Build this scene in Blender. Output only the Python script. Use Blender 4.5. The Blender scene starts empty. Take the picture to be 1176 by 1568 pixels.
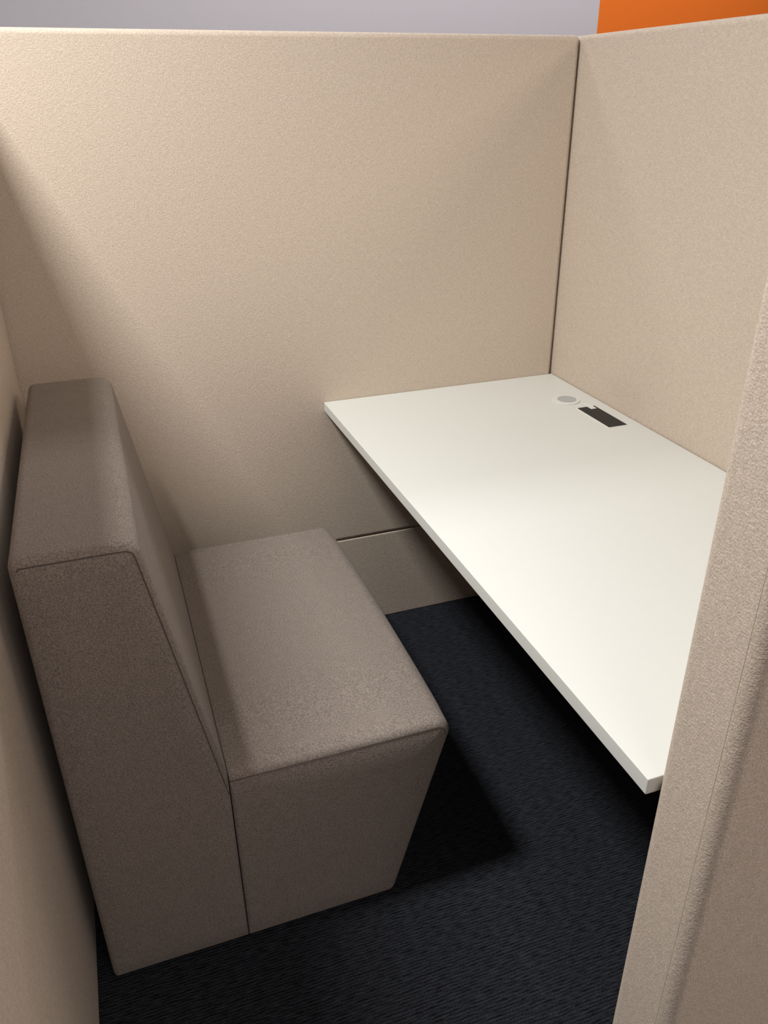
import bpy, bmesh, math, numpy as np
from mathutils import Matrix, Vector
sc=bpy.context.scene
sc.view_settings.view_transform='Standard'
# ---------------- camera -----------------
CX,CY,CZ,YAW,PIT,ROL,F=-1.2173,-1.9791,1.4576,0.3373,0.4792,-0.0097,1229.2
fw=np.array([math.sin(YAW)*math.cos(PIT),math.cos(YAW)*math.cos(PIT),-math.sin(PIT)])
r=np.array([math.cos(YAW),-math.sin(YAW),0]); up=np.cross(r,fw)
r2=r*math.cos(ROL)+up*math.sin(ROL); u2=-r*math.sin(ROL)+up*math.cos(ROL)
cam=bpy.data.cameras.new('camera'); co=bpy.data.objects.new('camera',cam); sc.collection.objects.link(co)
M=Matrix.Identity(4)
for i in range(3):
    M[i][0]=r2[i];M[i][1]=u2[i];M[i][2]=-fw[i]
M[0][3],M[1][3],M[2][3]=CX,CY,CZ
co.matrix_world=M
cam.sensor_fit='VERTICAL'; cam.sensor_height=24; cam.lens=F/1568*24; cam.clip_start=.02
sc.camera=co

# --------------- materials ----------------
def mat(name):
    m=bpy.data.materials.new(name); m.use_nodes=True
    nt=m.node_tree; b=nt.nodes['Principled BSDF']; return m,nt,b
def lin(c):
    return tuple(((v/255)/12.92 if v/255<=.04045 else ((v/255+.055)/1.055)**2.4) for v in c)+(1,)
def fabric(name,c1,c2,scale=420,bump=.35,stretch=(1,1,1),sheen=.1,mott=.06,soft=0,weave=0,wcol=.1):
    m,nt,b=mat(name); N=nt.nodes; L=nt.links
    tc=N.new('ShaderNodeTexCoord'); mp=N.new('ShaderNodeMapping'); mp.inputs['Scale'].default_value=stretch
    L.new(tc.outputs['Object'],mp.inputs[0])
    n=N.new('ShaderNodeTexNoise'); n.inputs['Scale'].default_value=scale; n.inputs['Detail'].default_value=3
    v=N.new('ShaderNodeTexVoronoi'); v.inputs['Scale'].default_value=scale*.8
    n2=N.new('ShaderNodeTexNoise'); n2.inputs['Scale'].default_value=scale*.12; n2.inputs['Detail'].default_value=4
    for q in (n,v,n2): L.new(mp.outputs[0],q.inputs['Vector'])
    cr=N.new('ShaderNodeValToRGB'); cr.color_ramp.elements[0].position=.36; cr.color_ramp.elements[1].position=.64
    cr.color_ramp.elements[0].color=lin(c1); cr.color_ramp.elements[1].color=lin(c2)
    L.new(n.outputs['Fac'],cr.inputs[0])
    hs=N.new('ShaderNodeHueSaturation'); mr=N.new('ShaderNodeMapRange')
    mr.inputs[1].default_value=.3; mr.inputs[2].default_value=.7; mr.inputs[3].default_value=1-mott; mr.inputs[4].default_value=1+mott
    L.new(n2.outputs['Fac'],mr.inputs[0]); L.new(mr.outputs[0],hs.inputs['Value']); L.new(cr.outputs[0],hs.inputs['Color'])
    colout=hs.outputs[0]
    b.inputs['Roughness'].default_value=.95; b.inputs['Specular IOR Level'].default_value=.15
    b.inputs['Sheen Weight'].default_value=sheen; b.inputs['Sheen Roughness'].default_value=.5
    ad=N.new('ShaderNodeMath'); ad.operation='ADD'
    L.new(n.outputs['Fac'],ad.inputs[0]); L.new(v.outputs['Distance'],ad.inputs[1])
    h=ad.outputs[0]
    if weave:
        # short woven dashes in two directions
        for st in ((.45,.45,1.5),(1.4,1.4,.45)):
            m3=N.new('ShaderNodeMapping'); m3.inputs['Scale'].default_value=st; L.new(tc.outputs['Object'],m3.inputs[0])
            n4=N.new('ShaderNodeTexNoise'); n4.inputs['Scale'].default_value=weave; n4.inputs['Detail'].default_value=1
            L.new(m3.outputs[0],n4.inputs['Vector'])
            mu=N.new('ShaderNodeMath'); mu.operation='MULTIPLY_ADD'; mu.inputs[1].default_value=1.2
            L.new(n4.outputs['Fac'],mu.inputs[0]); L.new(h,mu.inputs[2]); h=mu.outputs[0]
            mw=N.new('ShaderNodeMapRange'); mw.inputs[1].default_value=.32; mw.inputs[2].default_value=.68
            mw.inputs[3].default_value=1-wcol; mw.inputs[4].default_value=1+wcol
            L.new(n4.outputs['Fac'],mw.inputs[0])
            h2=N.new('ShaderNodeHueSaturation'); L.new(mw.outputs[0],h2.inputs['Value']); L.new(colout,h2.inputs['Color']); colout=h2.outputs[0]
    L.new(colout,b.inputs['Base Color'])
    bp=N.new('ShaderNodeBump'); bp.inputs['Strength'].default_value=bump; bp.inputs['Distance'].default_value=.001
    L.new(h,bp.inputs['Height'])
    if soft:
        n3=N.new('ShaderNodeTexNoise'); n3.inputs['Scale'].default_value=14; n3.inputs['Detail'].default_value=1
        L.new(tc.outputs['Object'],n3.inputs['Vector'])
        b2=N.new('ShaderNodeBump'); b2.inputs['Strength'].default_value=soft; b2.inputs['Distance'].default_value=.01
        L.new(n3.outputs['Fac'],b2.inputs['Height']); L.new(b2.outputs[0],bp.inputs['Normal'])
    L.new(bp.outputs[0],b.inputs['Normal'])
    return m
def plain(name,c,rough=.5,spec=.5,noise=0):
    m,nt,b=mat(name); N=nt.nodes; L=nt.links
    n=N.new('ShaderNodeTexNoise'); n.inputs['Scale'].default_value=60
    tc=N.new('ShaderNodeTexCoord'); L.new(tc.outputs['Object'],n.inputs['Vector'])
    mr=N.new('ShaderNodeMapRange'); mr.inputs[3].default_value=1-noise; mr.inputs[4].default_value=1+noise
    L.new(n.outputs['Fac'],mr.inputs[0])
    hs=N.new('ShaderNodeHueSaturation'); hs.inputs['Color'].default_value=lin(c)
    L.new(mr.outputs[0],hs.inputs['Value']); L.new(hs.outputs[0],b.inputs['Base Color'])
    b.inputs['Roughness'].default_value=rough; b.inputs['Specular IOR Level'].default_value=spec
    return m
M_wall=fabric('beige_panel_fabric',(194,180,164),(216,202,187),scale=560,bump=.32,stretch=(1,1,.8),mott=.02,weave=300,wcol=.055)
M_seat=fabric('taupe_seat_fabric',(121,112,105),(158,148,140),scale=420,bump=.42,mott=.04,soft=.10)
M_seam=fabric('taupe_seam_thread',(82,75,69),(104,96,89),scale=600,bump=.2)
M_wseam=fabric('beige_piping',(182,171,154),(208,197,180),scale=600,bump=.2)
M_dark=plain('dark_gap_plastic',(22,20,18),.8,.2)
M_desk=plain('white_laminate',(226,230,226),.45,.3,.01)
M_edge=plain('white_edge_band',(230,233,230),.45,.3)
M_black=plain('hatch_opening_black',(30,30,33),.5,.4)
M_cap=plain('grommet_grey',(182,187,190),.4,.5)
M_steel=plain('bracket_steel',(90,90,92),.4,.5)
M_white=plain('painted_white_wall',(198,196,202),.9,.2,.01)
M_orange=plain('painted_orange_wall',(236,120,40),.8,.2,.01)
M_ceil=plain('ceiling_paint',(215,215,215),.95,.2)
def carpet():
    m,nt,b=mat('charcoal_carpet'); N=nt.nodes; L=nt.links
    tc=N.new('ShaderNodeTexCoord')
    mp=N.new('ShaderNodeMapping'); mp.inputs['Scale'].default_value=(45,230,1); L.new(tc.outputs['Object'],mp.inputs[0])
    n=N.new('ShaderNodeTexNoise'); n.inputs['Scale'].default_value=1; n.inputs['Detail'].default_value=3; L.new(mp.outputs[0],n.inputs['Vector'])
    n2=N.new('ShaderNodeTexNoise'); n2.inputs['Scale'].default_value=420; L.new(tc.outputs['Object'],n2.inputs['Vector'])
    wv=N.new('ShaderNodeTexWave'); wv.bands_direction='Y'; wv.inputs['Scale'].default_value=52; wv.inputs['Distortion'].default_value=2.5
    wv.inputs['Detail'].default_value=2; wv.inputs['Detail Scale'].default_value=.6; L.new(tc.outputs['Object'],wv.inputs['Vector'])
    ad=N.new('ShaderNodeMath'); ad.operation='MULTIPLY'; L.new(n.outputs['Fac'],ad.inputs[0]); L.new(n2.outputs['Fac'],ad.inputs[1])
    mu=N.new('ShaderNodeMath'); mu.operation='MULTIPLY_ADD'; mu.inputs[1].default_value=.13; L.new(wv.outputs['Fac'],mu.inputs[0]); L.new(ad.outputs[0],mu.inputs[2])
    cr=N.new('ShaderNodeValToRGB'); cr.color_ramp.elements[0].position=.18; cr.color_ramp.elements[1].position=.50
    cr.color_ramp.elements[0].color=lin((17,18,21)); cr.color_ramp.elements[1].color=lin((62,66,74))
    L.new(mu.outputs[0],cr.inputs[0]); L.new(cr.outputs[0],b.inputs['Base Color'])
    b.inputs['Roughness'].default_value=1; b.inputs['Specular IOR Level'].default_value=.1
    bp=N.new('ShaderNodeBump'); bp.inputs['Strength'].default_value=.8; bp.inputs['Distance'].default_value=.004
    L.new(mu.outputs[0],bp.inputs['Height']); L.new(bp.outputs[0],b.inputs['Normal'])
    return m
M_carpet=carpet()

# --------------- helpers -----------------
def empty(name):
    e=bpy.data.objects.new(name,None); sc.collection.objects.link(e); return e
def finish(o,parent,bev=0,seg=3,smooth=True):
    if parent: o.parent=parent
    if bev:
        md=o.modifiers.new('bevel','BEVEL'); md.width=bev; md.segments=seg; md.limit_method='ANGLE'; md.angle_limit=math.radians(35)
    if smooth:
        for p in o.data.polygons: p.use_smooth=True
        w=o.modifiers.new('wn','WEIGHTED_NORMAL'); w.keep_sharp=True
    return o
def box(name,x0,x1,y0,y1,z0,z1,m,parent=None,bev=0,seg=3):
    me=bpy.data.meshes.new(name); bm=bmesh.new()
    bmesh.ops.create_cube(bm,size=1)
    for v in bm.verts:
        v.co=Vector(((x0+x1)/2+v.co.x*(x1-x0),(y0+y1)/2+v.co.y*(y1-y0),(z0+z1)/2+v.co.z*(z1-z0)))
    bm.to_mesh(me); bm.free(); me.materials.append(m)
    o=bpy.data.objects.new(name,me); sc.collection.objects.link(o)
    return finish(o,parent,bev,seg,smooth=bev>0)
def rprof(poly,radii,inset,wts,ns=6):
    n=len(poly); P=[np.array(p,float) for p in poly]; lines=[]
    for i in range(n):
        a,b=P[i],P[(i+1)%n]; t=(b-a)/np.linalg.norm(b-a); nrm=np.array([-t[1],t[0]])
        lines.append((a+nrm*inset*wts[i],t))
    V=[]
    for i in range(n):
        a,t=lines[i-1]; c,s=lines[i]
        k=np.linalg.solve(np.array([t,-s]).T,c-a); V.append(a+t*k[0])
    out=[]
    for i in range(n):
        t0=lines[i-1][1]; t1=lines[i][1]; ang=math.acos(max(-1,min(1,float(t0@t1))))
        rr=max(radii[i]-inset,min(.0015,radii[i])) if inset>0 else radii[i]
        n0=np.array([-t0[1],t0[0]])
        dd=rr*math.tan(ang/2); st=V[i]-t0*dd; cen=st+n0*rr
        for k in range(ns+1):
            a=ang*k/ns; v=-n0
            out.append(cen+rr*np.array([v[0]*math.cos(a)-v[1]*math.sin(a),v[0]*math.sin(a)+v[1]*math.cos(a)]))
    return out
def cushion(name,poly,radii,wts,seamrange,y0,y1,b,m,parent,puff=.004,dome=.005,capin=.05):
    secs=[]; K=6
    cap=[(b+capin,y0-dome),(b+capin*.55,y0-dome*.8),(b+capin*.2,y0-dome*.4)]
    secs+=cap
    for k in range(K+1):
        th=math.pi/2*k/K; secs.append((b*(1-math.sin(th)),y0+b*(1-math.cos(th))))
    J=14
    for j in range(1,J):
        t=j/J; secs.append((-puff*math.sin(math.pi*t)**.5,y0+b+(y1-y0-2*b)*t))
    for k in range(K,-1,-1):
        th=math.pi/2*k/K; secs.append((b*(1-math.sin(th)),y1-b*(1-math.cos(th))))
    secs+=[(i,y1+(y0-y)) for i,y in cap[::-1]]
    me=bpy.data.meshes.new(name); bm=bmesh.new(); prev=None; first=None
    for ins,y in secs:
        row=[bm.verts.new((p[0],y,p[1])) for p in rprof(poly,radii,ins,wts)]
        if prev:
            for i in range(len(row)):
                j=(i+1)%len(row); bm.faces.new((prev[i],prev[j],row[j],row[i]))
        else: first=row
        prev=row
    bm.faces.new(first[::-1]); bm.faces.new(prev)
    bmesh.ops.recalc_face_normals(bm,faces=bm.faces)
    bm.to_mesh(me); bm.free(); me.materials.append(m)
    for p in me.polygons: p.use_smooth=True
    o=bpy.data.objects.new(name,me); sc.collection.objects.link(o); o.parent=parent
    pr=rprof(poly,radii,b*.8,wts)[seamrange[0]:seamrange[1]]
    for nm,yy in (('side_seam',y0+b*.03),('far_seam',y1-b*.03)):
        tube(name+'_'+nm,[(p[0],yy,p[1]) for p in pr],.0010,M_seam,parent)
    return o
def tube(name,pts,rad,m,parent,cyc=False):
    cu=bpy.data.curves.new(name,'CURVE'); cu.dimensions='3D'; cu.bevel_depth=rad; cu.bevel_resolution=2
    s=cu.splines.new('POLY'); s.points.add(len(pts)-1)
    for p,q in zip(s.points,pts): p.co=(*q,1)
    s.use_cyclic_u=cyc
    cu.materials.append(m)
    o=bpy.data.objects.new(name,cu); sc.collection.objects.link(o); o.parent=parent
    return o
def cyl(name,c,rad,h,m,parent,n=48,bev=0):
    me=bpy.data.meshes.new(name); bm=bmesh.new()
    bmesh.ops.create_cone(bm,cap_ends=True,segments=n,radius1=rad,radius2=rad,depth=h)
    for v in bm.verts: v.co+=Vector(c)
    bm.to_mesh(me); bm.free(); me.materials.append(m)
    o=bpy.data.objects.new(name,me); sc.collection.objects.link(o)
    return finish(o,parent,bev,2,smooth=True)

# --------------- dims --------------------
H=1.583; D=.73; XL=-1.42; ZS=.296; T=.10
YF=-1.422; YO=-1.523
# --------------- booth ------------------
booth=empty('booth_partition')
box('back_panel',XL-T,-.002,0,T,ZS+.0006,H,M_wall,booth,.012,4)
box('back_kick_panel',XL-T,-.002,.0005,T,0,ZS-.0006,M_wall,booth,.003,3)
box('right_panel',.002,.002+T,YO,T,ZS+.0006,H,M_wall,booth,.012,4)
box('right_kick_panel',.002,.002+T,YO,T,0,ZS-.0006,M_wall,booth,.003,3)
box('gap_dark_backing',-.012,.012,.02,T-.02,.01,H-.01,M_dark,booth)  # dark strip added inside the corner gap so it reads dark, not see-through
box('left_panel',XL-T,XL,YO,-.002,0,H,M_wall,booth,.012,4)
box('end_panel',-.68,-.001,YO,YF,0,H,M_wall,booth,.018,6)
tube('end_panel_piping',[(-.68+.0005,YO+.0185,.02),(-.68+.0005,YO+.0185,H-.02)],.0010,M_wseam,booth)
# --------------- desk -------------------
desk=empty('wall_mounted_desk')
box('desk_top',-.691,-.001,YF+.001,-.001,D-.025,D,M_desk,desk,.0015,2)
for i,y in enumerate((-.12,-.7,-1.3)):
    box('bracket_%d'%(i+1),-.45,-.001,y-.02,y+.02,D-.031,D-.0255,M_steel,desk)
    box('bracket_leg_%d'%(i+1),-.007,-.001,y-.02,y+.02,D-.25,D-.031,M_steel,desk)
gx,gy=-.083,-.219
cyl('grommet_ring',(gx,gy,D+.0015),.037,.003,M_edge,desk,bev=.001)
cyl('grommet_cap',(gx+.003,gy,D+.0030),.025,.0015,M_cap,desk)
box('hatch_frame',-.0915,-.034,-.433,-.283,D-.001,D+.0012,M_edge,desk,.0005,2)
box('hatch_dark_plate',-.0885,-.037,-.430,-.286,D-.001,D+.0022,M_black,desk,.0008,2)  # flat black plate painted for the dark opening of the cable hatch
box('hatch_tab',-.060,-.044,-.306,-.262,D+.0005,D+.0030,M_edge,desk,.0008,2)
# --------------- seat -------------------
seat=empty('upholstered_booth_seat')
xf,xf2,xb,xtf,xr,zst,zb=-.714,-.838,-1.139,-1.221,-1.391,.432,.907
y0,y1=-.943,-.133
zb0=.008
cushion('seat_base',[(xb+.0006,zb0),(xf2,zb0),(xf-.001,zst),(xb+.0006,zst)],[.002,.02,.030,.002],[1,1,1,.12],(14,28),y0,y1,.015,M_seat,seat,puff=.004)
cushion('backrest',[(xr,zb0),(xb,zb0),(xb,zst),(xtf,zb),(xr,zb)],[.01,.002,.05,.026,.016],[1,.12,.75,1,1],(20,35),y0,y1,.015,M_seat,seat,puff=.0,capin=.035)
for i,(x,y) in enumerate(((-1.35,y0+.05),(-1.35,y1-.05),(-.9,y0+.05),(-.9,y1-.05))):
    cyl('foot_%d'%(i+1),(x,y,.006),.02,.012,M_dark,seat,16)
# --------------- room -------------------
box('floor',-5,5,-5,4,-.05,0,M_carpet)
box('ceiling',-5,5,-5,4,2.8,2.85,M_ceil)
YB=1.6
box('wall_back',-5,1.059,YB,YB+.1,0,2.8,M_white)
box('wall_back_accent',1.059,5,YB,YB+.1,0,2.8,M_orange)
box('wall_left',-5.1,-5,-5,4,0,2.8,M_white)
box('wall_right',5,5.1,-5,4,0,2.8,M_white)
box('wall_front',-5,5,-5.1,-5,0,2.8,M_white)
# --------------- lights -----------------
def area(name,loc,size,power,col=(1,.95,.88),sy=None,rot=(0,0,0)):
    l=bpy.data.lights.new(name,'AREA'); l.energy=power; l.size=size; l.color=col
    if sy: l.shape='RECTANGLE'; l.size_y=sy
    o=bpy.data.objects.new(name,l); sc.collection.objects.link(o); o.location=loc; o.rotation_euler=rot; return o
area('ceiling_light',(-1.85,-.88,2.76),.32,64,(1,.975,.945),sy=.32)
area('ceiling_light.001',(1.6,-2.6,2.76),1.2,44,(1,.84,.71),sy=1.2)
area('front_fill',(-.6,-3.4,2.76),1.6,30,(1,.90,.84),sy=1.0)  # added frontal fill above the camera, not a known fixture
area('back_wall_fill',(.6,.95,2.76),3.2,34,(1,.96,.96),sy=.3)  # added fill to brighten the room wall and orange accent behind the booth
w=bpy.data.worlds.new('world'); sc.world=w; w.use_nodes=True
w.node_tree.nodes['Background'].inputs[0].default_value=(.8,.85,1,1); w.node_tree.nodes['Background'].inputs[1].default_value=.3
